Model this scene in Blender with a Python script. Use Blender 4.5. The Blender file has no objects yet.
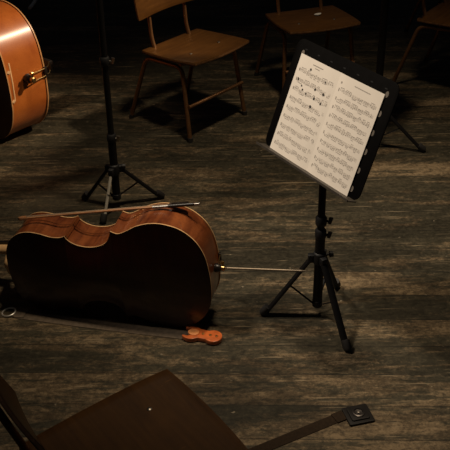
import bpy, bmesh, math, random
from mathutils import Vector, Matrix
random.seed(7)
PI = math.pi; R = math.radians
scn = bpy.context.scene
COL = scn.collection

# ------------------------------------------------------------------ camera
cam_d = bpy.data.cameras.new('camera'); cam = bpy.data.objects.new('camera', cam_d); COL.objects.link(cam)
cam_d.sensor_fit = 'HORIZONTAL'; cam_d.sensor_width = 24.0; cam_d.lens = 50.0
p_, r_ = R(32.4), R(-0.97)
F_ = Vector((0, math.cos(p_), -math.sin(p_))); R0 = Vector((1, 0, 0)); U0 = Vector((0, math.sin(p_), math.cos(p_)))
Rv = R0*math.cos(r_) + U0*math.sin(r_); Uv = -R0*math.sin(r_) + U0*math.cos(r_)
M = Matrix((Rv, Uv, -F_)).transposed().to_4x4(); M.translation = Vector((0, 0, 2.05))
cam.matrix_world = M
scn.camera = cam

# ------------------------------------------------------------------ world, light, exposure
w = bpy.data.worlds.new('world'); scn.world = w; w.use_nodes = True
w.node_tree.nodes['Background'].inputs[0].default_value = (0.75, 0.78, 0.85, 1)
w.node_tree.nodes['Background'].inputs[1].default_value = 0.009

def spot(name, loc, target, energy, color, size, blend, rad):
    l = bpy.data.lights.new(name, 'SPOT'); o = bpy.data.objects.new(name, l); COL.objects.link(o)
    l.energy = energy; l.color = color; l.spot_size = R(size); l.spot_blend = blend; l.shadow_soft_size = rad
    o.location = loc; o.rotation_euler = (Vector(target)-Vector(loc)).to_track_quat('-Z', 'Y').to_euler()
    return o
spot('stage_spotlight', (.50, 2.95, 4.9), (0.38, 3.15, 0), 470, (1.0, 0.80, 0.56), 50, 1.0, 0.22)
spot('stage_spotlight_left', (-2.1, 2.85, 4.7), (.50, 2.90, 0.4), 700, (1.0, 0.84, 0.66), 25, 1.0, 0.25)
spot('stage_spotlight_side', (3.5, 4.2, 4.1), (-1.05, 4.05, 0.3), 1250, (1.0, 0.76, 0.52), 17, 0.9, 0.12)
scn.view_settings.view_transform = 'Standard'; scn.view_settings.look = 'None'
scn.view_settings.gamma = 1.0; scn.view_settings.use_curve_mapping = False
scn.view_settings.exposure = 0.0

# ------------------------------------------------------------------ materials
def nm(name):
    m = bpy.data.materials.new(name); m.use_nodes = True
    return m, m.node_tree, m.node_tree.nodes['Principled BSDF']
def N(nt, t, **k):
    n = nt.nodes.new(t)
    for a, b in k.items(): setattr(n, a, b)
    return n
def mapping(nt, scale=(1, 1, 1), rot=(0, 0, 0), coord='Object', loc=(0, 0, 0)):
    tc = N(nt, 'ShaderNodeTexCoord'); mp = N(nt, 'ShaderNodeMapping')
    mp.inputs['Scale'].default_value = scale; mp.inputs['Rotation'].default_value = rot; mp.inputs['Location'].default_value = loc
    nt.links.new(tc.outputs[coord], mp.inputs[0]); return mp.outputs[0]
def noise(nt, vec, scale=5, detail=4, rough=.55, dist=0):
    n = N(nt, 'ShaderNodeTexNoise'); nt.links.new(vec, n.inputs['Vector'])
    n.inputs['Scale'].default_value = scale; n.inputs['Detail'].default_value = detail
    n.inputs['Roughness'].default_value = rough; n.inputs['Distortion'].default_value = dist
    return n.outputs['Fac']
def ramp(nt, fac, stops):
    n = N(nt, 'ShaderNodeValToRGB'); nt.links.new(fac, n.inputs[0])
    el = n.color_ramp.elements
    while len(el) < len(stops): el.new(0.5)
    for e, (p, c) in zip(el, stops):
        e.position = p; e.color = (c, c, c, 1) if isinstance(c, (int, float)) else (*c, 1)
    return n.outputs[0]
def mix(nt, a, b, fac, mode='MIX'):
    n = N(nt, 'ShaderNodeMix', data_type='RGBA', blend_type=mode)
    for s, v in ((n.inputs[0], fac), (n.inputs[6], a), (n.inputs[7], b)):
        if hasattr(v, 'links'): nt.links.new(v, s)
        elif isinstance(v, (int, float)): s.default_value = v
        else: s.default_value = (*v, 1)
    return n.outputs[2]
def math_(nt, op, a, b):
    n = N(nt, 'ShaderNodeMath', operation=op)
    for s, v in ((n.inputs[0], a), (n.inputs[1], b)):
        if hasattr(v, 'links'): nt.links.new(v, s)
        else: s.default_value = v
    return n.outputs[0]
def bump(nt, bs, h, strength=.2, dist=.002):
    b = N(nt, 'ShaderNodeBump'); nt.links.new(h, b.inputs['Height'])
    b.inputs['Strength'].default_value = strength; b.inputs['Distance'].default_value = dist
    nt.links.new(b.outputs[0], bs.inputs['Normal'])

def plain(name, col, rough=.5, metal=0, var=.15, vs=40, coat=0, spec=.5):
    m, nt, bs = nm(name)
    v = mapping(nt); n = noise(nt, v, vs, 4)
    c = ramp(nt, n, [(.3, tuple(x*(1-var) for x in col)), (.7, tuple(min(1, x*(1+var)) for x in col))])
    nt.links.new(c, bs.inputs['Base Color']); bs.inputs['Roughness'].default_value = rough
    bs.inputs['Metallic'].default_value = metal; bs.inputs['Coat Weight'].default_value = coat
    bs.inputs['Specular IOR Level'].default_value = spec
    return m

def varnish(name, dark, light, flame=60, rough=.3, coat=.4, crough=.12):
    """figured, varnished tonewood: flames across the length of the instrument"""
    m, nt, bs = nm(name)
    v = mapping(nt, (flame, 6, 6)); n1 = noise(nt, v, 1.0, 3, .6, .6)
    v2 = mapping(nt); n2 = noise(nt, v2, 7, 5, .6)
    v3 = mapping(nt, (4, 220, 220)); n3 = noise(nt, v3, 1, 2)
    f = math_(nt, 'ADD', math_(nt, 'MULTIPLY', n1, .5), math_(nt, 'MULTIPLY', n2, .5))
    c = ramp(nt, f, [(.34, dark), (.62, light)])
    c = mix(nt, c, tuple(x*.55 for x in dark), ramp(nt, n3, [(.5, 0), (.75, .35)]))
    nt.links.new(c, bs.inputs['Base Color'])
    bs.inputs['Roughness'].default_value = rough; bs.inputs['Coat Weight'].default_value = coat
    bs.inputs['Coat Roughness'].default_value = crough
    return m

def chair_wood(name, dark, light):
    m, nt, bs = nm(name)
    v = mapping(nt, (3, 45, 45)); n1 = noise(nt, v, 1.0, 5, .6, .4)
    v2 = mapping(nt); n2 = noise(nt, v2, 9, 6, .65)
    f = math_(nt, 'ADD', math_(nt, 'MULTIPLY', n1, .6), math_(nt, 'MULTIPLY', n2, .4))
    c = ramp(nt, f, [(.3, dark), (.7, light)])
    sc = noise(nt, mapping(nt, (90, 6, 6), (0, 0, .3)), 1, 6, .7)
    c = mix(nt, c, tuple(min(1, x*2.1) for x in light), ramp(nt, sc, [(.66, 0), (.72, .5)]))
    nt.links.new(c, bs.inputs['Base Color']); bs.inputs['Roughness'].default_value = .42; bs.inputs['Specular IOR Level'].default_value = .28
    bump(nt, bs, n1, .08, .001)
    return m

def floor_mat():
    m, nt, bs = nm('worn_stage_floor')
    rot = (0, 0, R(2.0))
    # boards
    tc = mapping(nt, (1, 1, 1), rot)
    sep = N(nt, 'ShaderNodeSeparateXYZ'); nt.links.new(tc, sep.inputs[0])
    bw = .145
    yb = math_(nt, 'DIVIDE', sep.outputs[1], bw)
    fl = math_(nt, 'FLOOR', yb, 0); fr = math_(nt, 'FRACT', yb, 0)
    wn = N(nt, 'ShaderNodeTexWhiteNoise', noise_dimensions='1D'); nt.links.new(fl, wn.inputs['W'])
    seam = math_(nt, 'LESS_THAN', fr, .022)
    # worn paint: broad patches, grain streaks
    big = noise(nt, mapping(nt, (.9, 2.4, 1), rot), 1.6, 5, .6)
    strk = noise(nt, mapping(nt, (4, 42, 1), rot), 1, 8, .72, .5)
    fine = noise(nt, mapping(nt, (9, 150, 1), rot), 1, 5, .7)
    grit = noise(nt, mapping(nt, (1, 1, 1), rot), 70, 6, .8)
    mid = noise(nt, mapping(nt, (1, 1.7, 1), rot), 20, 8, .78, 1.2)
    f = math_(nt, 'ADD', math_(nt, 'MULTIPLY', big, .26), math_(nt, 'MULTIPLY', strk, .12))
    f = math_(nt, 'ADD', f, math_(nt, 'MULTIPLY', mid, .32))
    f = math_(nt, 'ADD', f, math_(nt, 'MULTIPLY', fine, .06))
    f = math_(nt, 'ADD', f, math_(nt, 'MULTIPLY', grit, .24))
    f = math_(nt, 'ADD', f, math_(nt, 'MULTIPLY', math_(nt, 'SUBTRACT', wn.outputs[0], .5), .035))
    paint = ramp(nt, f, [(.43, (.0155, .0135, .0085)), (.50, (.034, .0295, .0185)), (.57, (.072, .060, .037))])
    wood = ramp(nt, f, [(.43, (.034, .0245, .0140)), (.50, (.088, .063, .036)), (.575, (.24, .175, .102))])
    wear = noise(nt, mapping(nt, (.55, 4.2, 1), rot, loc=(4.2, .35, 0)), 2.3, 7, .72, .5)
    wear2 = noise(nt, mapping(nt, (1.0, 2.2, 1), rot, loc=(1.7, 3.3, 0)), 18, 7, .8, 1.0)
    wm = math_(nt, 'ADD', math_(nt, 'MULTIPLY', wear, .66), math_(nt, 'MULTIPLY', wear2, .34))
    wm = math_(nt, 'ADD', wm, math_(nt, 'MULTIPLY', math_(nt, 'SUBTRACT', wn.outputs[0], .5), .06))
    c = mix(nt, paint, wood, ramp(nt, wm, [(.49, 0), (.55, 1)]))
    def scratch(rz, sx, sy, lo, hi, seed, amt):
        nonlocal c
        s = noise(nt, mapping(nt, (sx, sy, 1), (0, 0, R(rz)), loc=(seed, seed*.37, 0)), 1, 1, .5, .1)
        brk = noise(nt, mapping(nt, (1, 1, 1), (0, 0, 0), loc=(seed*2, 1, 0)), 4.5, 3)
        k = math_(nt, 'MULTIPLY', ramp(nt, s, [(lo, 0), (hi, 1)]), ramp(nt, brk, [(.53, 0), (.62, amt)]))
        c = mix(nt, c, (.30, .235, .15), k)
    scratch(2, 1.2, 140, .70, .76, 3.1, .8)
    scratch(-9, 1.8, 130, .69, .74, 9.4, .8)
    scratch(16, 2.0, 130, .69, .74, 17.2, .8)
    scratch(38, 4, 125, .68, .73, 23.0, .9)
    scratch(-52, 4, 125, .68, .73, 31.5, .9)
    scratch(80, 5, 130, .69, .74, 41.5, .9)
    spk = noise(nt, mapping(nt, (1, 1.6, 1)), 38, 2, .5)
    c = mix(nt, c, (.24, .20, .14), ramp(nt, spk, [(.72, 0), (.76, .8)]))
    c = mix(nt, c, (.006, .005, .004), math_(nt, 'MULTIPLY', seam, .6))
    nt.links.new(c, bs.inputs['Base Color'])
    nt.links.new(ramp(nt, f, [(.4, .46), (.65, .66)]), bs.inputs['Roughness'])
    bs.inputs['Specular IOR Level'].default_value = .25
    bump(nt, bs, math_(nt, 'SUBTRACT', f, math_(nt, 'MULTIPLY', seam, .3)), .5, .003)
    return m

FLOOR = floor_mat()
BLACK = plain('black_powder_coated_steel', (.006, .0055, .0055), .5, 0, .2, spec=.3)
BLACKS = plain('black_plastic', (.010, .010, .011), .55)
RING = plain('bright_ring', (.75, .72, .66), .35, .7, .05)
RODM = plain('warm_steel_rod', (.30, .24, .17), .5, .8, .05)
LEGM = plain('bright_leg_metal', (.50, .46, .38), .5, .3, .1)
CHROME = plain('dull_chrome', (.36, .33, .29), .42, 1, .05)
BRASS = plain('brass', (.62, .43, .18), .32, 1, .05)
DESKM = plain('matt_black_desk', (.0028, .0026, .0026), .6, 0, .2, spec=.05)
LEDGE = plain('grey_ledge', (.050, .042, .034), .5, .2, .2)  # one grey-brown tone, lighter than the black desk
EBONY = plain('ebony', (.014, .010, .008), .35)
GUT = plain('string_steel', (.42, .37, .31), .35, 1, .05)
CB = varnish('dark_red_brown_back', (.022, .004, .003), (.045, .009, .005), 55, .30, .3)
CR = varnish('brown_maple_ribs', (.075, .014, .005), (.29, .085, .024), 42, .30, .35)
CT = varnish('spruce_top', (.17, .05, .016), (.30, .11, .035), 2, .3, .35)
CE = plain('worn_lit_plate_edge', (.66, .40, .19), .4, 0, .25)  # worn edge; the light it catches is put into the pale colour too
NECK = plain('pale_maple_neck', (.80, .50, .24), .42, 0, .12, 60)
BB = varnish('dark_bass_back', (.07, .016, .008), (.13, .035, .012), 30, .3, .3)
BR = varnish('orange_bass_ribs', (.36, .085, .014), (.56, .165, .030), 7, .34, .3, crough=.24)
BT = varnish('orange_bass_top', (.40, .15, .04), (.55, .22, .07), 2, .3, .4)
PALE = plain('pale_rib_colour', (.78, .48, .24), .5)
BE = plain('bass_plate_edge', (.58, .30, .12), .4, 0, .2)
SEAT = chair_wood('brown_plywood', (.042, .0165, .0034), (.105, .044, .0090))
TUBE = plain('brown_painted_tube', (.23, .115, .050), .36, .6, .2)
PLY = plain('worn_plywood_edge', (.16, .075, .028), .5, 0, .4, 70)
TUBED = plain('dark_brown_painted_tube', (.05, .022, .012), .36, .4, .2)
PAPER = plain('sheet_paper', (.80, .745, .68), .8, 0, .03, 12, spec=.2)
INK = plain('printed_ink', (.36, .325, .295), .8, 0, .1, spec=.2)
PENCIL = plain('dark_pencil', (.04, .036, .034), .8, 0, .1)
LEATHER = plain('brown_leather_strap', (.115, .085, .058), .6, 0, .3, 60)
WEB = plain('dark_webbing_strap', (.026, .016, .009), .8, 0, .25, 120, spec=.15)
ORANGE = plain('orange_varnished_wood', (.60, .14, .035), .28, 0, .2, 45, .5)
ORANGE_PALE = plain('pale_worn_wood', (.78, .30, .10), .4, 0, .2, 60)
PADM = plain('black_rubber', (.010, .0085, .0075), .6, 0, .2, spec=.25)
STICK = plain('pernambuco_stick', (.42, .20, .09), .32, 0, .15)
HAIR = plain('bow_hair', (.66, .52, .36), .55, 0, .08)
SILVER = plain('silver_winding', (.42, .40, .37), .42, 1, .05)
SLOT = plain('pale_oval_mark', (.15, .13, .11), .6, 0, .15)
RUB = plain('rubber_tip', (.02, .018, .017), .7)

# ------------------------------------------------------------------ mesh helpers
class MB:
    def __init__(s): s.v = []; s.f = []; s.mi = []
    def add(s, verts, faces, mi=0):
        b = len(s.v); s.v += [tuple(v) for v in verts]
        s.f += [tuple(b+i for i in f) for f in faces]; s.mi += [mi]*len(faces); return s
    def box(s, c, d, M=None, mi=0):
        vs = [Vector((x*d[0]/2, y*d[1]/2, z*d[2]/2)) for x in (-1, 1) for y in (-1, 1) for z in (-1, 1)]
        if M is not None: vs = [M @ v for v in vs]
        vs = [v+Vector(c) for v in vs]
        return s.add(vs, [(0, 1, 3, 2), (4, 6, 7, 5), (0, 4, 5, 1), (2, 3, 7, 6), (0, 2, 6, 4), (1, 5, 7, 3)], mi)
    def tube(s, pts, rad, n=12, flat=None, up=None, cap=True, mi=0):
        """tube along points; rad a number or a list; flat=(a,b) for an elliptical/flat section"""
        pts = [Vector(p) for p in pts]; m = len(pts)
        rs = rad if isinstance(rad, (list, tuple)) else [rad]*m
        ref = Vector(up) if up else None; rings = []; prev = None
        for i, p in enumerate(pts):
            t = (pts[min(i+1, m-1)]-pts[max(i-1, 0)]).normalized()
            if prev is None:
                a = ref if ref else (Vector((0, 0, 1)) if abs(t.z) < .9 else Vector((1, 0, 0)))
            else: a = prev
            a = (a - t*a.dot(t)).normalized(); b = t.cross(a); prev = a
            fa, fb = flat if flat else (1, 1)
            rings.append([p + a*math.cos(2*PI*k/n)*rs[i]*fa + b*math.sin(2*PI*k/n)*rs[i]*fb for k in range(n)])
        vs = [v for r in rings for v in r]; fs = []
        for i in range(m-1):
            for k in range(n):
                k2 = (k+1) % n; fs.append((i*n+k, i*n+k2, (i+1)*n+k2, (i+1)*n+k))
        if cap: fs.append(tuple(range(n))[::-1]); fs.append(tuple((m-1)*n+k for k in range(n)))
        return s.add(vs, fs, mi)
    def prism(s, outline, z0, z1, M=None, mi=0, mside=None):
        n = len(outline); vs = [Vector((x, y, z)) for z in (z0, z1) for x, y in outline]
        if M is not None: vs = [M @ v for v in vs]
        s.add(vs, [tuple(range(n))[::-1], tuple(range(n, 2*n))], mi)
        b = len(s.v)-2*n
        for k in range(n):
            s.f.append((b+k, b+(k+1) % n, b+n+(k+1) % n, b+n+k)); s.mi.append(mi if mside is None else mside)
        return s
    def lathe(s, prof, n=24, M=None, mi=0):
        vs = []; fs = []
        for r, z in prof:
            for k in range(n): vs.append(Vector((r*math.cos(2*PI*k/n), r*math.sin(2*PI*k/n), z)))
        for i in range(len(prof)-1):
            for k in range(n): fs.append((i*n+k, i*n+(k+1) % n, (i+1)*n+(k+1) % n, (i+1)*n+k))
        fs.append(tuple(range(n))[::-1]); fs.append(tuple((len(prof)-1)*n+k for k in range(n)))
        if M is not None: vs = [M @ v for v in vs]
        return s.add(vs, fs, mi)
    def build(s, name, mats, parent=None, smooth=True, bevel=0, label=None):
        me = bpy.data.meshes.new(name); me.from_pydata(s.v, [], s.f)
        if not isinstance(mats, (list, tuple)): mats = [mats]
        for m in mats: me.materials.append(m)
        me.polygons.foreach_set('material_index', s.mi)
        bm = bmesh.new(); bm.from_mesh(me); bmesh.ops.recalc_face_normals(bm, faces=bm.faces)
        if bevel: bmesh.ops.bevel(bm, geom=[e for e in bm.edges if e.is_manifold and e.calc_face_angle(0) > .6], offset=bevel, segments=2, affect='EDGES', profile=.5)
        bm.to_mesh(me); bm.free()
        if smooth:
            me.polygons.foreach_set('use_smooth', [True]*len(me.polygons))
            me.set_sharp_from_angle(angle=R(38))
        o = bpy.data.objects.new(name, me); COL.objects.link(o); o.parent = parent
        if label: o['label'] = label
        return o
def thing(name, label, cat, loc=(0, 0, 0), rz=0, group=None, mat=None):
    o = bpy.data.objects.new(name, None); COL.objects.link(o); o.empty_display_size = .05
    if mat is not None: o.matrix_world = mat
    else: o.location = loc; o.rotation_euler = (0, 0, rz)
    o['label'] = label; o['category'] = cat
    if group: o['group'] = group
    return o
def copy_tree(o, parent=None):
    c = o.copy(); COL.objects.link(c); c.parent = parent
    for ch in list(o.children): copy_tree(ch, c)
    return c
def arc_pts(pts, rad, n=6):
    """polyline with rounded corners"""
    pts = [Vector(p) for p in pts]; out = [pts[0]]
    for i in range(1, len(pts)-1):
        a, b, c = pts[i-1], pts[i], pts[i+1]
        d1 = (a-b); d2 = (c-b); r = min(rad, d1.length*.49, d2.length*.49)
        p1 = b+d1.normalized()*r; p2 = b+d2.normalized()*r
        for k in range(n+1):
            t = k/n; out.append(p1*(1-t)**2 + b*2*t*(1-t) + p2*t*t)
    out.append(pts[-1]); return out
def rrect(w, h, r, n=5, x0=0, y0=0):
    o = []
    for cx, cy, a in ((w/2-r, h/2-r, 0), (-w/2+r, h/2-r, 90), (-w/2+r, -h/2+r, 180), (w/2-r, -h/2+r, 270)):
        for k in range(n+1):
            t = R(a+90*k/n); o.append((x0+cx+r*math.cos(t), y0+cy+r*math.sin(t)))
    return o

# ------------------------------------------------------------------ floor
fm = MB(); fm.box((0, 4, -.02), (14, 14, .04)); fl = fm.build('floor', FLOOR, smooth=False); fl['kind'] = 'structure'

# ------------------------------------------------------------------ instruments (x = length from the bottom, z = width, +y = back)
def catmull(P, n=9):
    out = []
    for i in range(len(P)-1):
        p0 = P[max(i-1, 0)]; p1 = P[i]; p2 = P[i+1]; p3 = P[min(i+2, len(P)-1)]
        for k in range(n):
            t = k/n
            out.append(tuple(.5*((2*p1[j]) + (-p0[j]+p2[j])*t + (2*p0[j]-5*p1[j]+4*p2[j]-p3[j])*t*t + (-p0[j]+3*p1[j]-3*p2[j]+p3[j])*t**3) for j in (0, 1)))
    out.append(P[-1]); return out
LOWER = [(0, 0), (.003, .055), (.012, .105), (.036, .155), (.080, .196), (.135, .216), (.185, .2185), (.235, .206), (.280, .183), (.308, .174), (.332, .183)]
WAIST = [(.332, .183), (.339, .164), (.355, .138), (.385, .121), (.421, .115), (.458, .119), (.485, .131), (.501, .146), (.506, .158)]
UPPER = [(.506, .158), (.526, .151), (.560, .152), (.600, .164), (.640, .170), (.680, .163), (.715, .139), (.738, .105), (.750, .062), (.755, 0)]
HALF = catmull(LOWER)[:-1] + catmull(WAIST, 7)[:-1] + catmull(UPPER)
def outline(S, inset=0):
    full = [(x, y) for x, y in HALF] + [(x, -y) for x, y in HALF[::-1][1:-1]]
    if inset:
        n = len(full); o = []
        for i in range(n):
            a = Vector(full[(i-1) % n]); b = Vector(full[(i+1) % n]); t = (b-a).normalized()
            nrm = Vector((t.y, -t.x)); p = Vector(full[i]); 
            if (Vector((.38, 0))-p).dot(nrm) < 0: nrm = -nrm
            o.append(tuple(p+nrm*inset))
        full = o
    return [(x*S, y*S) for x, y in full]
def plate(S, ybase, sign, arch, mats, name, parent, label=None):
    """arched plate with thickness and overhanging edge; sign = direction of the arch along y"""
    mb = MB(); th = .0045*S; K = 16; rows = []
    for x, h in HALF[1:-1]:
        t = x/.755; kt = (max(0, 1-abs(2*t-1)**2.6))**.8
        row = []
        for i in range(K+1):
            u = math.sin((i/K*2-1)*PI/2); e = max(0, 1-abs(u)**2)
            g = e**1.5
            row.append((x*S, ybase+sign*(th+arch*S*g*kt), h*u*S))
        rows.append(row)
    n = len(rows); vs = [v for r in rows for v in r]; fs = []
    for j in range(n-1):
        for i in range(K): a = j*(K+1)+i; fs.append((a, a+1, a+K+2, a+K+1))
    base = len(vs)
    tip0 = len(vs); vs.append((0, ybase+sign*th, 0)); tip1 = len(vs); vs.append((.755*S, ybase+sign*th, 0))
    for i in range(K): fs.append((tip0, i+1, i)); fs.append((tip1, (n-1)*(K+1)+i, (n-1)*(K+1)+i+1))
    mb.add(vs, fs, 0)
    ol = outline(S); m = len(ol)
    v2 = [(x, ybase+sign*th, z) for x, z in ol] + [(x, ybase, z) for x, z in ol]
    mb.add(v2, [(k, (k+1) % m, m+(k+1) % m, m+k) for k in range(m)], 1)
    v3 = [(x, ybase, z) for x, z in ol]
    # inner face as strips between mirrored points
    hh = len(HALF); ff = []
    for k in range(hh-1):
        a, b = k, k+1; a2, b2 = (m-k) % m, (m-k-1) % m
        ff.append((a, b, b2, a2) if a != a2 and b != b2 else ((a, b, b2) if a == a2 else (a, b, a2)))
    mb.add(v3, ff, 1)
    return mb.build(name, mats, parent, label=label)
def instrument(name, label, cat, mat, S, dep, mb_, mr_, mt_, me_, neck_mat, pin):
    t = thing(name, label, cat, mat=mat)
    y = dep/2
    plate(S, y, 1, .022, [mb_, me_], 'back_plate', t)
    plate(S, -y, -1, .024, [mt_, me_], 'top_plate', t)
    ol = outline(S, .0032); m = len(ol)
    rb = MB(); nr = 7
    vs = [(x, -y+2*y*j/(nr-1), z) for j in range(nr) for x, z in ol]
    rb.add(vs, [(j*m+k, j*m+(k+1) % m, (j+1)*m+(k+1) % m, (j+1)*m+k) for j in range(nr-1) for k in range(m)])
    rb.build('ribs', mr_, t)
    # neck, heel, fingerboard
    nk = MB()
    L = .755*S
    nk.tube([(L-.005*S, y-.030*S, 0), (L+.012*S, y-.042*S, 0), (L+.028*S, -y*.2, 0), (L+.05*S, -y-.004*S, 0), (L+.27*S, -y-.002*S, 0), (L+.29*S, -y+.006*S, 0)],
            [.026*S, .027*S, .024*S, .019*S, .015*S, .015*S], 14)
    no = nk.build('neck', neck_mat, t)
    hb = MB(); hb.tube([(L-.012*S, -y+.002, 0), (L-.012*S, y+.003*S, 0)], [.030*S, .022*S], 16); hb.build('heel', neck_mat, no)
    pg = MB(); X = L+.29*S
    pg.prism([(X-.015*S, -.022*S), (X+.12*S, -.015*S), (X+.12*S, .015*S), (X-.015*S, .022*S)], -y-.02*S, -y+.012*S, Matrix(((1, 0, 0, 0), (0, 0, 1, 0), (0, 1, 0, 0), (0, 0, 0, 1))))
    sc = [(X+.13*S+math.cos(a)*.03*S*(1-a/16), -y-.004*S+math.sin(a)*.03*S*(1-a/16), 0) for a in [k*.35 for k in range(30)]]
    pg.tube(sc, .012*S, 10, flat=(1, 1)); pg.build('scroll', mr_, no)
    for k, dx in enumerate((.0, .03, .06, .09)):
        q = MB(); sg = 1 if k % 2 else -1
        q.tube([(X+dx*S, -y-.005*S, -sg*.02*S), (X+dx*S, -y-.005*S, sg*.05*S)], [.004*S, .006*S], 10)
        q.tube([(X+dx*S, -y-.005*S, sg*.05*S), (X+dx*S, -y-.005*S, sg*.075*S)], [.013*S, .010*S], 10, flat=(1, .35)); q.build('tuning_peg', EBONY, no)
    fb = MB(); fb.prism([(L-.30*S, -.031*S), (L+.27*S, -.016*S), (L+.27*S, .016*S), (L-.30*S, .031*S)], -y-.034*S, -y-.020*S, Matrix(((1, 0, 0, 0), (0, 0, 1, 0), (0, 1, 0, 0), (0, 0, 0, 1))))
    fb.build('fingerboard', EBONY, t, bevel=.002*S)
    br = MB(); bx = .36*S
    br.prism([(-.045*S, -.0), (-.03*S, 0), (-.022*S, .03*S), (.022*S, .03*S), (.03*S, 0), (.045*S, 0), (.038*S, .045*S), (.042*S, .075*S), (0, .088*S), (-.042*S, .075*S), (-.038*S, .045*S)],
             bx-.005*S, bx+.005*S, Matrix(((0, 0, 1, 0), (0, -1, 0, -y-.026*S), (1, 0, 0, 0), (0, 0, 0, 1)))); br.build('bridge', neck_mat, t)
    tp = MB(); tp.prism([(.03*S, -.016*S), (.27*S, -.030*S), (.275*S, 0), (.27*S, .030*S), (.03*S, .016*S)], -y-.062*S, -y-.048*S, Matrix(((1, 0, 0, 0), (0, 0, 1, 0), (0, 1, 0, 0), (0, 0, 0, 1))))
    tp.build('tailpiece', EBONY, t, bevel=.003*S)
    for k in (-1.5, -.5, .5, 1.5):
        s_ = MB(); s_.tube([(.26*S, -y-.062*S, k*.013*S), (bx, -y-.114*S, k*.017*S), (L+.27*S, -y-.036*S, k*.006*S)], .0011*S, 6); s_.build('string', GUT, t)
    for sg in (1, -1):
        f = MB(); f.tube(catmull([(.44*S, sg*.045*S), (.435*S, sg*.058*S), (.42*S, sg*.064*S), (.37*S, sg*.079*S), (.32*S, sg*.092*S), (.305*S, sg*.100*S), (.30*S, sg*.112*S)], 5) and
            [(x, -y-.0215*S*(1-abs(z/(.13*S))**2)-.006*S, z) for x, z in catmull([(.44*S, sg*.045*S), (.435*S, sg*.058*S), (.42*S, sg*.064*S), (.37*S, sg*.079*S), (.32*S, sg*.092*S), (.305*S, sg*.100*S), (.30*S, sg*.112*S)], 5)],
            .0035*S, 8); f.build('f_hole', EBONY, t)
    # end block fittings
    e = MB(); e.lathe([(.016*S, 0), (.017*S, .006*S), (.014*S, .016*S), (.009*S, .024*S)], 20, Matrix(((0, 0, -1, 0), (0, 1, 0, 0), (1, 0, 0, 0), (0, 0, 0, 1)))); eo = e.build('endpin_plug', EBONY, t)
    c = MB(); c.lathe([(.0085*S, 0), (.0095*S, .003*S), (.0095*S, .012*S), (.006*S, .015*S)], 16, Matrix(((0, 0, -1, -.022*S), (0, 1, 0, 0), (1, 0, 0, 0), (0, 0, 0, 1)))); c.build('brass_collar', BRASS, eo)
    k = MB(); k.tube([(-.03*S, 0, 0), (-.03*S, 0, .022*S)], [.003*S, .003*S], 8); k.tube([(-.03*S, -.004*S, .022*S), (-.03*S, .004*S, .022*S)], .006*S, 10); k.build('thumb_screw', BRASS, eo)
    g = MB()
    for sg in (-1, 1):
        g.tube(arc_pts([(-.014*S, 0, sg*.014*S), (-.008*S, -y*.5, sg*.013*S), (-.004*S, -y-.006*S, sg*.012*S), (.012*S, -y-.030*S, sg*.012*S), (.04*S, -y-.052*S, sg*.012*S)], .012*S, 4), .0019*S, 8)
    g.build('tail_wire', BRASS, t)
    sd = MB(); sd.box((-.002*S, -y-.003*S, 0), (.008*S, .012*S, .034*S)); sd.build('saddle', EBONY, t, bevel=.002*S)
    if pin:
        r = MB(); r.tube([(-.02, 0, 0), (-pin+.02, 0, 0)], .0038, 12); r.tube([(-pin+.02, 0, 0), (-pin, 0, 0)], [.0038, .0012], 12)
        r.build('endpin_rod', RODM, eo)
    return t
def lie(origin, yaw, tilt, roll=0):
    ax = Vector((-math.cos(R(yaw))*math.cos(R(tilt)), math.sin(R(yaw))*math.cos(R(tilt)), -math.sin(R(tilt))))
    y = Vector((0, 0, 1)).cross(ax).normalized(); z = ax.cross(y)
    m = Matrix((ax, y, z)).transposed().to_4x4(); m = m @ Matrix.Rotation(R(roll), 4, 'X'); m.translation = Vector(origin); return m
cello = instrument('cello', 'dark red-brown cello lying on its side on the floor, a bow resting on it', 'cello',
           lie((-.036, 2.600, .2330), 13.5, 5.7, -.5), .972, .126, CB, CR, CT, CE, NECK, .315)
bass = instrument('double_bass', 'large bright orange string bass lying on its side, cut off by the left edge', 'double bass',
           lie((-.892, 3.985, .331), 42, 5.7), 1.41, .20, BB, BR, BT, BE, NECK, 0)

def settle(root, at=0.0):
    """lower or lift an instrument so that its lowest edge touches the floor"""
    bpy.context.view_layer.update(); lo = 9
    for o in root.children_recursive:
        if o.type == 'MESH' and o.name.split('.')[0] in ('back_plate', 'top_plate', 'ribs'):
            lo = min(lo, min((o.matrix_world @ v.co).z for v in o.data.vertices))
    m = root.matrix_world.copy(); m.translation.z += at-lo; root.matrix_world = m; print('settle', root.name, at-lo)
settle(cello); settle(bass)
# pale line and two short blobs raised on the lower ribs of the bass
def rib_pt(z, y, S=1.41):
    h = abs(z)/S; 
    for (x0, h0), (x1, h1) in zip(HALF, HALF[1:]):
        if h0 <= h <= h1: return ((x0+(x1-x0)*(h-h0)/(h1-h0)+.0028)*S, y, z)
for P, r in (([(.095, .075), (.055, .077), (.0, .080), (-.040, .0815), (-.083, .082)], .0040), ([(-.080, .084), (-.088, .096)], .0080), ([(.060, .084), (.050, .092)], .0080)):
    mb = MB(); mb.tube([rib_pt(z, y) for z, y in P], r, 10, flat=(1, .45), up=(0, 1, 0)); mb.build('pale_mark', PALE, bass, label='pale mark on the orange ribs')
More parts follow.
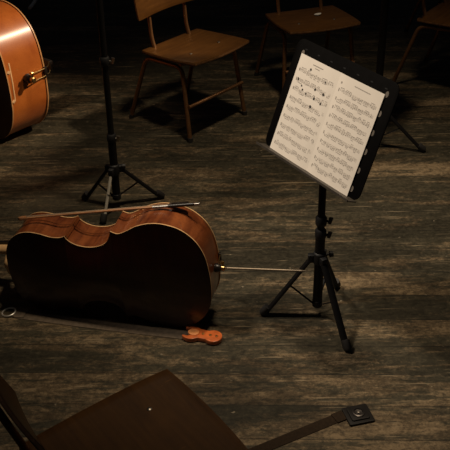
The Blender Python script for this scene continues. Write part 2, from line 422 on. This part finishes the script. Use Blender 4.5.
# ------------------------------------------------------------------ bow
tip = Vector((-.706, 2.765, .338)); end = Vector((-.093, 2.655, .4520))
ax = (end-tip).normalized(); L = (end-tip).length
y = Vector((0, 0, 1)).cross(ax).normalized(); z = ax.cross(y)
bm_ = Matrix((ax, y, z)).transposed().to_4x4() @ Matrix.Rotation(R(72), 4, 'X'); bm_.translation = tip
bow = thing('cello_bow', 'slender wooden cello bow with a dark frog resting across the upturned ribs of the cello', 'bow', mat=bm_)
st = MB(); n = 24
st.tube([(L*.995*k/n, 0, .012-.010*math.sin(PI*k/n)) for k in range(n+1)], [.0030+.0016*k/n for k in range(n+1)], 10); st.build('stick', STICK, bow)
hr = MB(); hr.box((L*.46, 0, -.010), (L*.90, .008, .0012)); hr.build('bow_hair', HAIR, bow, smooth=False)
hd = MB(); hd.prism([(-.012, .004), (-.002, -.012), (.014, -.012), (.012, .004), (.03, .0155), (.0, .017)], -.005, .005, Matrix(((1, 0, 0, 0), (0, 0, 1, 0), (0, 1, 0, 0), (0, 0, 0, 1)))); hd.build('bow_head', STICK, bow, bevel=.001)
fg = MB(); fg.prism([(L-.085, -.013), (L-.030, -.013), (L-.024, .006), (L-.075, .008), (L-.088, -.004)], -.007, .007, Matrix(((1, 0, 0, 0), (0, 0, 1, 0), (0, 1, 0, 0), (0, 0, 0, 1)))); fo = fg.build('frog', EBONY, bow, bevel=.0015)
fe = MB(); fe.tube([(L-.062, -.0074, -.003), (L-.062, .0074, -.003)], .0035, 12); fe.build('pearl_eye', SILVER, fo)
fe = MB(); fe.box((L-.090, 0, -.0105), (.012, .013, .006)); fe.build('ferrule', SILVER, fo)
wd = MB(); wd.tube([(L-.150, 0, .0080), (L-.095, 0, .0098)], .0052, 12); wd.build('winding', SILVER, bow)
gp = MB(); gp.tube([(L-.095, 0, .0098), (L-.004, 0, .0119)], .0060, 12); gp.build('thumb_leather', EBONY, bow)
sw = MB(); sw.tube([(L-.004, 0, .0119), (L+.014, 0, .0122)], .0038, 12); sw.build('end_screw', SILVER, bow)

# ------------------------------------------------------------------ music stands
def music_stand(label, c, hub, feet, top, clamps, desk=None, group=None, bright=-1):
    t = thing('music_stand', label, 'music stand', (c[0], c[1], 0), 0, group)
    lt = MB(); lt.tube([(0, 0, .045), (0, 0, clamps[0])], .0168, 16); lt.build('lower_tube', BLACK, t)
    ut = MB(); ut.tube([(0, 0, clamps[0]-.01), (0, 0, top)], .0125, 16); ut.build('upper_pole', BLACK, t)
    hb = MB(); hb.lathe([(.016, hub-.03), (.022, hub-.026), (.022, hub+.012), (.016, hub+.018)], 20)
    for k in range(3):
        a = math.atan2(feet[k][1]-c[1], feet[k][0]-c[0]); hb.box((math.cos(a)*.026, math.sin(a)*.026, hub-.008), (.026, .020, .030), Matrix.Rotation(a, 3, 'Z'))
    h = hb.build('hub', BLACKS, t, bevel=.002)
    kn = MB(); kn.tube([(.02, 0, hub+.004), (.036, .004, hub+.004)], .0045, 8); kn.tube([(.034, .003, hub+.004), (.046, .005, hub+.004)], [.011, .010], 12); kn.build('hub_knob', BLACKS, h)
    lb = MB(); lb.lathe([(.015, .040), (.018, .043), (.018, .066), (.015, .069)], 16); lb.build('lower_collar', BLACKS, t)
    for k in range(3):
        f = Vector((feet[k][0]-c[0], feet[k][1]-c[1], .010)); a = math.atan2(f.y, f.x); d = Vector((math.cos(a), math.sin(a), 0))
        top_ = d*.026+Vector((0, 0, hub-.006)); side = Vector((-d.y, d.x, 0))
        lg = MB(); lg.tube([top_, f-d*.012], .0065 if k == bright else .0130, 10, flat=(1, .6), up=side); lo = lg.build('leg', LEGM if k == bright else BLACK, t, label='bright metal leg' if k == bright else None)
        ft = MB(); e2 = (f-top_).normalized(); ft.tube([f-e2*.034, f-e2*.004, f+e2*.004], [.0135, .0145, .009], 12)
        ft.build('rubber_foot', RUB, lo)
        mid = top_.lerp(f, .46); bc = MB(); bc.tube([mid+side*.004, d*.016+side*.004+Vector((0, 0, .055))], .006, 8, flat=(1, .4), up=side); bc.build('brace', BLACK, t)
    for i, z in enumerate(clamps):
        cl = MB(); cl.lathe([(.0175, z-.018), (.0192, z-.014), (.0192, z+.010), (.015, z+.016)], 16); co = cl.build('clamp_collar', BLACKS, t)
        kb = MB(); a = -.35+.3*i; d = Vector((math.cos(a), math.sin(a), 0)); s_ = Vector((-d.y, d.x, 0))
        kb.tube([d*.016+Vector((0, 0, z-.004)), d*.028+Vector((0, 0, z-.004))], .0045, 8)
        kb.tube([d*.028+Vector((0, 0, z-.014)), d*.033+Vector((0, 0, z+.010))], [.006, .0075], 8, flat=(1, .5)); kb.build('wing_screw', GUT if group else BLACKS, co)
    if desk:
        (dc, a, tl, w_, h_) = desk
        hx = Vector((math.cos(a), -math.sin(a), 0)); nh = Vector((-math.sin(a), -math.cos(a), 0))
        u = -nh*math.sin(tl)+Vector((0, 0, math.cos(tl))); nn = hx.cross(u)   # toward the reader
        if nn.dot(nh) < 0: nn = -nn
        Mx = Matrix((hx, u, nn)).transposed().to_4x4(); Mx.translation = Vector(dc)-Vector((c[0], c[1], 0))
        bd = MB(); bd.prism(rrect(w_, h_, .030), -.004, 0, Mx); bo = bd.build('desk', DESKM, t, bevel=.001)
        lp = MB(); lp.box((0, -h_/2+.002, .019), (w_-.01, .003, .038)); lp.box((0, -h_/2+.004, .038), (w_-.01, .007, .003))
        lp.v = [tuple(Mx @ Vector(v)) for v in lp.v]; lp.build('paper_ledge', LEDGE, bo)
        for sx in (-1, 1):
            for k in range(6):
                so = MB(); so.prism([(sx*(w_/2-.0395)+.0065*math.cos(q), -h_/2+.030+.060*k+.0095*math.sin(q)) for q in [2*PI*j/16 for j in range(16)]], 0, .0006, Mx); so.build('oval_slot', SLOT, bo)
        for k in range(7):
            so = MB(); so.prism([(-w_/2+.05+.062*k+.006*math.cos(q), h_/2-.028+.0022*math.sin(q)) for q in [2*PI*j/12 for j in range(12)]], 0, .0006, Mx); so.build('oval_slot', BLACKS, bo)
        bk = MB(); pt = Mx @ Vector((0, -.02, -.020)); bk.tube([Mx @ Vector((-.03, -.02, -.013)), Mx @ Vector((.03, -.02, -.013))], .011, 12)
        bk.tube([(0, 0, top-.03), (0, 0, top)], .014, 12); bk.tube([(0, 0, top-.005), pt], .010, 10); bk.build('tilt_bracket', BLACKS, t)
        return t, Mx, Vector((c[0], c[1], 0))
    return t

A_, T_ = .985, .385
PW, PH = .39, .325
pc = Vector((.312, 2.622, .756))
hx = Vector((math.cos(A_), -math.sin(A_), 0)); nh = Vector((-math.sin(A_), -math.cos(A_), 0)); uu = -nh*math.sin(T_)+Vector((0, 0, math.cos(T_)))
nn = hx.cross(uu); nn = nn if nn.dot(nh) > 0 else -nn
dc = pc + hx*.002 + uu*.020 - nn*.004
ms, Mx, off = music_stand('black tripod music stand holding the open sheet music, cello endpin pointing at it', (.319, 2.628), .252, [(.126, 2.631), (.405, 2.423), (.409, 2.791)], .735, [.345, .395],
                          (dc, A_, T_, .472, .372))
music_stand('black tripod stand behind the cello, its thin pole rising near the double bass', (-.452, 3.386), .19, [(-.601, 3.449), (-.264, 3.454), (-.500, 3.254)], 1.12, [.33, .66],
            ((-.452, 3.40, 1.28), 2.6, .35, .47, .34), group='empty music stands', bright=2)
music_stand('black tripod stand between the two rear chairs, mostly behind the lit sheet music', (.70, 3.88), .21, [(.925, 3.831), (.55, 4.03), (.60, 3.68)], 1.12, [.79],
            ((.70, 3.90, 1.28), -.9, .35, .47, .34), group='empty music stands')

# sheet music: two pages open on the desk
Ms = Matrix((hx, uu, nn)).transposed().to_4x4(); Ms.translation = pc
sm = thing('sheet_music', 'open pale sheet of printed music with pencil marks standing on the black desk', 'sheet music', mat=Ms)
def pz(x): # gentle gutter between the pages
    return .0012 + .0035*(1-math.exp(-((x)/.02)**2))*(1-abs(x)/(PW/2))**.6
for side in (-1, 1):
    pg = MB(); nx = 16; vs = []
    for j in (0, 1):
        for i in range(nx+1):
            x = side*PW/2*i/nx
            for zz in (0, -.0008): vs.append((x, (-PH/2 if j == 0 else PH/2), pz(x)+zz))
    fs = []
    def I(j, i, k): return (j*(nx+1)+i)*2+k
    for i in range(nx):
        fs += [(I(0, i, 0), I(0, i+1, 0), I(1, i+1, 0), I(1, i, 0)), (I(0, i, 1), I(1, i, 1), I(1, i+1, 1), I(0, i+1, 1)),
               (I(0, i, 0), I(0, i, 1), I(0, i+1, 1), I(0, i+1, 0)), (I(1, i, 0), I(1, i+1, 0), I(1, i+1, 1), I(1, i, 1))]
    fs += [(I(0, 0, 0), I(1, 0, 0), I(1, 0, 1), I(0, 0, 1)), (I(0, nx, 0), I(0, nx, 1), I(1, nx, 1), I(1, nx, 0))]
    pg.add(vs, fs); po = pg.build('page', PAPER, sm)
    ink = MB()
    def quad(x0, y0, x1, y1, wd_):
        d = Vector((x1-x0, y1-y0)); d.normalize(); nq = Vector((-d.y, d.x))*wd_/2; m_ = 6 if abs(x1-x0) > .05 else 1
        for q in range(m_):
            xa, xb = x0+(x1-x0)*q/m_, x0+(x1-x0)*(q+1)/m_; ya, yb = y0+(y1-y0)*q/m_, y0+(y1-y0)*(q+1)/m_
            ink.add([(xa-nq.x, ya-nq.y, pz(xa)+.0004), (xb-nq.x, yb-nq.y, pz(xb)+.0004), (xb+nq.x, yb+nq.y, pz(xb)+.0004), (xa+nq.x, ya+nq.y, pz(xa)+.0004)], [(0, 1, 2, 3)])
    def dot(x, y_, a, b):
        ink.add([(x+a*math.cos(q), y_+b*math.sin(q), pz(x)+.0005) for q in [2*PI*k/8 for k in range(8)]], [tuple(range(8))])
    xa, xb = (-PW/2+.012, -.010) if side < 0 else (.012, PW/2-.012)
    ns = 9 if side < 0 else 10
    for k in range(ns):
        yc = PH/2-.048-(PH-.075)*k/(ns-1)
        for l in range(5): quad(xa, yc+(l-2)*.0021, xb, yc+(l-2)*.0021, .00038)
        x = xa+.012; ph = random.random()*6
        dot(xa+.004, yc, .0018, .0055)
        while x < xb-.006:
            g = random.choice((2, 4, 4, 3)); st_ = .0072; up_ = random.random() < .5; pts = []
            for q in range(g):
                if x+q*st_ > xb-.003: break
                pts.append((x+q*st_, yc+.0045*math.sin(ph+(x+q*st_)*70)+random.uniform(-.0022, .0022)))
            if not pts: break
            for a_, b_ in pts:
                dot(a_, b_, .0018, .0013); sg = 1 if up_ else -1
                quad(a_+sg*.0014, b_, a_+sg*.0014, yc+sg*.0085, .0005)
            if len(pts) > 1: quad(pts[0][0]-.001, yc+(1 if up_ else -1)*.0085, pts[-1][0]+.001, yc+(1 if up_ else -1)*.0085+random.uniform(-.001, .001), .0013)
            x += len(pts)*st_+.004
            if random.random() < .35: quad(x-.002, yc-.0042, x-.002, yc+.0042, .0004)
    if side > 0:
        quad(.075, PH/2-.018, .145, PH/2-.0185, .0022); dot(.018, PH/2-.025, .004, .0035)
    else:
        quad(-.125, PH/2-.016, -.075, PH/2-.016, .0025); quad(-.112, PH/2-.024, -.088, PH/2-.024, .0018)
    ink.build('printed_notes', INK, po, smooth=False)
    if side < 0:
        def blob(px, py, s):
            # affine from the page's corners to sheet coordinates
            dx, dy = px-301, py-53; a = (300*dx+108*dy)/(218*300+108*105); b = (dy-105*a)/300
            X, Y = -PW/2+a, PH/2-b; pn = MB()
            pn.add([(X+s*math.cos(q)*random.uniform(.8, 1.2), Y+s*math.sin(q)*random.uniform(.8, 1.2), pz(X)+.0009) for q in [2*PI*k/10 for k in range(10)]], [tuple(range(10))])
            pn.build('pencil_mark', PENCIL, po, smooth=False)
        for px, py, s in ((298, 79, .0040), (302, 86, .0034), (303, 90, .0035), (317, 90, .0042), (307, 94, .0034), (326, 95, .0048), (316, 99, .0044), (323, 104, .004), (312, 107, .0045), (312, 70, .0040), (328, 83, .003)):
            blob(px, py, s)

# ------------------------------------------------------------------ chairs (local +y = front)
def make_chair(e=0, lean=0, bz=.618, cv=.040):
    t = thing('wooden_chair', '', 'chair', (0, 0, 0))
    sz = .374
    # seat: slightly dished plywood with rounded corners
    s_ = MB(); sw_, sd = .385, .355+e; yc = .065-e/2; nx, ny = 14, 14; vs = []; fs = []
    def sh(x, y):  # square to rounded square
        return x*math.sqrt(1-.10*y*y), y*math.sqrt(1-.10*x*x)
    for lay in (0, 1):
        for j in range(ny+1):
            for i in range(nx+1):
                u_, v_ = 2*i/nx-1, 2*j/ny-1; x, y = sh(u_, v_)
                zz = sz+.012+.014*v_+.005*(u_*u_) - .010*max(0, v_-.6)**2*4*.4 + .003*v_*v_
                vs.append((x*sw_/2*1.03, yc+y*sd/2*1.03, zz-(.016 if lay else 0)))
    W = nx+1; Lz = W*(ny+1)
    for j in range(ny):
        for i in range(nx):
            a = j*W+i; fs.append((a, a+1, a+W+1, a+W)); fs.append((Lz+a, Lz+a+W, Lz+a+W+1, Lz+a+1))
    rim = [i for i in range(nx+1)] + [j*W+nx for j in range(1, ny+1)] + [ny*W+i for i in range(nx-1, -1, -1)] + [j*W for j in range(ny-1, 0, -1)]
    for k in range(len(rim)): a, b = rim[k], rim[(k+1) % len(rim)]; fs.append((a, b, Lz+b, Lz+a))
    s_.add(vs, fs); s_.mi[-len(rim):] = [1]*len(rim); so = s_.build('seat', [SEAT, PLY], t, bevel=.003)
    for x in (-.095, .095):
        for y in (.125,):
            b = MB(); zb = sz+.0125+.014*(y-.065)/.1775; b.lathe([(.007, zb-.001), (.007, zb+.0035), (.004, zb+.0055)], 12, Matrix.Translation((x, y, 0))); b.build('bolt_head', GUT, so)
    for sx in (-1, 1):
        f = MB()
        f.tube(arc_pts([(sx*.200, -.205-e, .004), (sx*.176, -.095-e, sz-.030), (sx*.176, .145, sz-.018), (sx*.196, .200, .004)], .045, 7), .0105, 12); fo = f.build('side_frame', TUBE, t)
        for (x, y) in ((sx*.200, -.2055-e), (sx*.196, .200)):
            r = MB(); r.tube([(x, y, 0), (x-sx*.0015, y+(.004 if y < 0 else 0), .022)], .0128, 12); r.build('rubber_foot', RUB, fo)
        p = MB(); p.tube(arc_pts([(sx*.118, .10, sz-.022), (sx*.118, -.085-e, sz-.022), (sx*.118, -.112-e, sz+.05), (sx*.118, -.135-e-lean, bz+.07)], .03, 6), .0095, 12); p.build('back_post', TUBE, t)
    q = MB(); q.tube([(-.188, .192, .175), (.188, .192, .175)], .0085, 12); q.build('stretcher', TUBE, t)
    q = MB(); q.tube([(-.176, -.05, sz-.024), (.176, -.05, sz-.024)], .0085, 12); q.tube([(-.176, .13, sz-.010), (.176, .13, sz-.010)], .0085, 12); q.build('seat_rail', TUBE, t)
    # curved back board in front of the posts
    b = MB(); nx, nz = 18, 5; vs = []; fs = []
    for lay in (0, 1):
        for j in range(nz+1):
            for i in range(nx+1):
                u_ = 2*i/nx-1; v_ = 2*j/nz-1; zz = bz+.082*v_*math.sqrt(max(0, 1-.16*u_**6)); x = .232*u_*math.sqrt(1-.03*v_*v_)
                y = -.1155-cv*(1-u_*u_) - (.012+lean*.4)*v_ + .036 - e - lean*.6
                vs.append((x, y-(.011 if lay else 0), zz))
    W = nx+1; Lz = W*(nz+1)
    for j in range(nz):
        for i in range(nx): a = j*W+i; fs.append((a, a+1, a+W+1, a+W)); fs.append((Lz+a, Lz+a+W, Lz+a+W+1, Lz+a+1))
    rim = [i for i in range(nx+1)] + [j*W+nx for j in range(1, nz+1)] + [nz*W+i for i in range(nx-1, -1, -1)] + [j*W for j in range(nz-1, 0, -1)]
    for k in range(len(rim)): a, c = rim[k], rim[(k+1) % len(rim)]; fs.append((a, c, Lz+c, Lz+a))
    b.add(vs, fs); b.mi[-len(rim):] = [1]*len(rim); b.build('backrest', [SEAT, PLY], t, bevel=.002)
    return t
def face(o, loc, d, label, group='brown wooden chairs with steel tube frames'):
    o.location = (*loc, 0); o.rotation_euler = (0, 0, math.atan2(d[1], d[0])-PI/2); o['label'] = label; o['group'] = group
ch = make_chair()
CH = [((-.172, 4.250), (.735, -.678), 'brown wooden chair with copper-brown tube legs standing beyond the cello, facing right'),
      ((.437, 4.610), (.30, -.954), 'brown wooden chair with a white scrap on its seat, behind the lit music desk'),
      ((1.185, 4.63), (.80, -.60), 'dark wooden chair cut off by the right edge, nearer of the two there'),
      ((1.39, 5.40), (.80, -.60), 'dark chair farthest back at top right, only one thin leg showing'),
      ((-.247, 1.600), (.82, .57), 'large near brown wooden chair at bottom left, cut off by the lower edge')]
for i, (l, d, lab) in enumerate(CH):
    o = ch if i == 0 else make_chair(.085, .05, .585, .024) if i == 4 else copy_tree(ch); face(o, l, d, lab)

# white scrap on the seat of the rear chair
sp = MB(); sp.prism([(.020*math.cos(q)*(1+.15*math.sin(3*q)), .010*math.sin(q)) for q in [2*PI*k/16 for k in range(16)]], 0, .003)
so = sp.build('rosin_cake', plain('white_scrap', (.75, .72, .66), .6)); so.name = 'paper_scrap'; so.location = (.492, 4.605, .3895); so.rotation_euler = (0, 0, .5)
so['label'] = 'small white scrap lying on the seat of the chair behind the music desk'; so['category'] = 'scrap'

# ------------------------------------------------------------------ straps and endpin holders on the floor
def ribbon(mb, pts, wd, z0=.0, th=.0022, wav=0):
    """flat strap along pts on the floor"""
    pts = [Vector((*p, 0)) for p in pts]; vs = []; fs = []; n = len(pts)
    for i, p in enumerate(pts):
        t = (pts[min(i+1, n-1)]-pts[max(i-1, 0)]).normalized(); s = Vector((-t.y, t.x, 0))*wd/2; h = z0+wav*(.5+.5*math.sin(i*.9))
        for q, zz in ((s, 0), (s, th), (-s, th), (-s, 0)): vs.append((p.x+q.x, p.y+q.y, h+zz))
    for i in range(n-1):
        for k in range(4): fs.append((i*4+k, i*4+(k+1) % 4, i*4+4+(k+1) % 4, i*4+4+k))
    fs.append((0, 1, 2, 3)); fs.append(((n-1)*4+3, (n-1)*4+2, (n-1)*4+1, (n-1)*4)); mb.add(vs, fs)
def bez(p0, p1, p2, n=14): return [tuple(p0[j]*(1-t)**2+2*p1[j]*t*(1-t)+p2[j]*t*t for j in (0, 1)) for t in [k/n for k in range(n+1)]]
h1 = thing('endpin_strap', 'long brown strap with metal ring and orange wooden holder, lying before the cello', 'strap', (-.45, 2.60, 0))
def loc(mb, c): mb.v = [(v[0]-c[0], v[1]-c[1], v[2]) for v in mb.v]; return mb
O = (-.45, 2.60)
s1 = MB(); ribbon(s1, bez((-.752, 2.660), (-.45, 2.585), (-.130, 2.522)), .046); loc(s1, O).build('strap', LEATHER, h1)
kp = MB(); ribbon(kp, [(-.752, 2.664), (-.715, 2.6585)], .052, .0022, .003); kp.tube([(-.752-.004, 2.664-.026, .004), (-.752-.002, 2.664+.026, .004)], .0042, 8); loc(kp, O).build('strap_fold', LEATHER, h1)
rg = MB(); rg.tube([(-.777+.024*math.cos(a), 2.667+.024*math.sin(a), .0045+.003*math.cos(a)) for a in [2*PI*k/28 for k in range(29)]], .0032, 8, cap=False); loc(rg, O).build('metal_ring', RING, h1)
# wooden holder: crescent hook + round lobe with three cups
def holder(cx, cy, ang):
    Mh = Matrix.Translation((cx-O[0], cy-O[1], 0)) @ Matrix.Rotation(ang, 4, 'Z')
    ol = []
    r1, r2 = .036, .031; x1, x2 = -.040, .038
    # outer contour: crescent (open to -x), waist, lobe
    for k in range(13): a = R(218)+R(-218+30+0)*0; 
    outer = [(x1+r1*math.cos(R(a)), r1*math.sin(R(a))) for a in range(142, 38, -8)]
    lobe = [(x2+r2*math.cos(R(a)), r2*math.sin(R(a))) for a in range(132, -133, -12)]
    outer2 = [(x1+r1*math.cos(R(a)), r1*math.sin(R(a))) for a in range(-38, -143, -8)]
    inner = [(x1-.014+.021*math.cos(R(a)), .021*math.sin(R(a))) for a in range(-110, 111, 12)]
    ol = outer+lobe+outer2+inner
    m = MB(); n = len(ol)
    m.prism(ol, .003, .019, Mh); ho = m.build('wooden_holder', ORANGE, h1, bevel=.002, label='orange varnished wooden end piece')
    p = MB(); p.prism([(x1+.008+.020*math.cos(q), .016*math.sin(q)) for q in [2*PI*k/18 for k in range(18)]], .012, .0215, Mh); p.build('pale_insert', ORANGE_PALE, ho, bevel=.001, label='pale worn insert')
    for x in (.002, .028, .050):
        c = MB(); c.lathe([(.0050, .0185), (.0048, .0212), (.0024, .0215), (.0018, .0200)], 14, Mh @ Matrix.Translation((x, 0, 0))); c.build('brass_cup', BRASS, ho)
    b = MB(); b.prism(rrect(.11, .035, .015), 0, .003, Mh); b.build('rubber_base', RUB, ho)
holder(-.083, 2.508, R(-17))

h2 = thing('endpin_anchor', 'flat dark strap with a square black pad and round metal cup beside the near chair', 'strap', (.40, 2.12, 0))
O = (.40, 2.12)
s2 = MB(); ribbon(s2, [(.015+k*.0375, 1.945+.0195*k) for k in range(10)], .036); loc(s2, O).build('strap', WEB, h2)
kp = MB(); ribbon(kp, [(.325, 2.106), (.358, 2.1232)], .040, .0022, .0025); loc(kp, O).build('strap_fold', WEB, h2)
Mp = Matrix.Rotation(R(14), 4, 'Z')
pb = MB(); pb.prism(rrect(.082, .078, .006), 0, .008, Mp); pb.v = [(v[0], v[1], v[2]) for v in pb.v]; po = pb.build('square_pad', PADM, h2, bevel=.002)
pb = MB(); pb.prism(rrect(.058, .055, .006), .008, .013, Mp); pb.build('raised_plate', PADM, po, bevel=.002)
pb = MB(); pb.lathe([(.019, .012), (.019, .0165), (.015, .0175), (.013, .0145), (.006, .0135)], 24); pb.build('metal_cup', plain('gunmetal', (.10, .09, .085), .35, .9, .1), po)
pb = MB(); pb.lathe([(.0045, .0135), (.004, .0175), (.002, .018)], 12); pb.build('rivet', CHROME, po)

# bright metal foot of something at the far top left
tp = MB(); tp.tube(arc_pts([(-1.235, 5.86, .010), (-1.215, 5.96, .02), (-1.18, 6.15, .10), (-1.16, 6.22, .45)], .06, 5), .012, 10)
to = tp.build('metal_stand_leg', plain('brightened_metal', (.80, .80, .80), .4, .3, .1)); to['label'] = 'bright metal rod end just showing at the top edge above the double bass'; to['category'] = 'metal rod'  # even pale colour makes up for the lack of light there
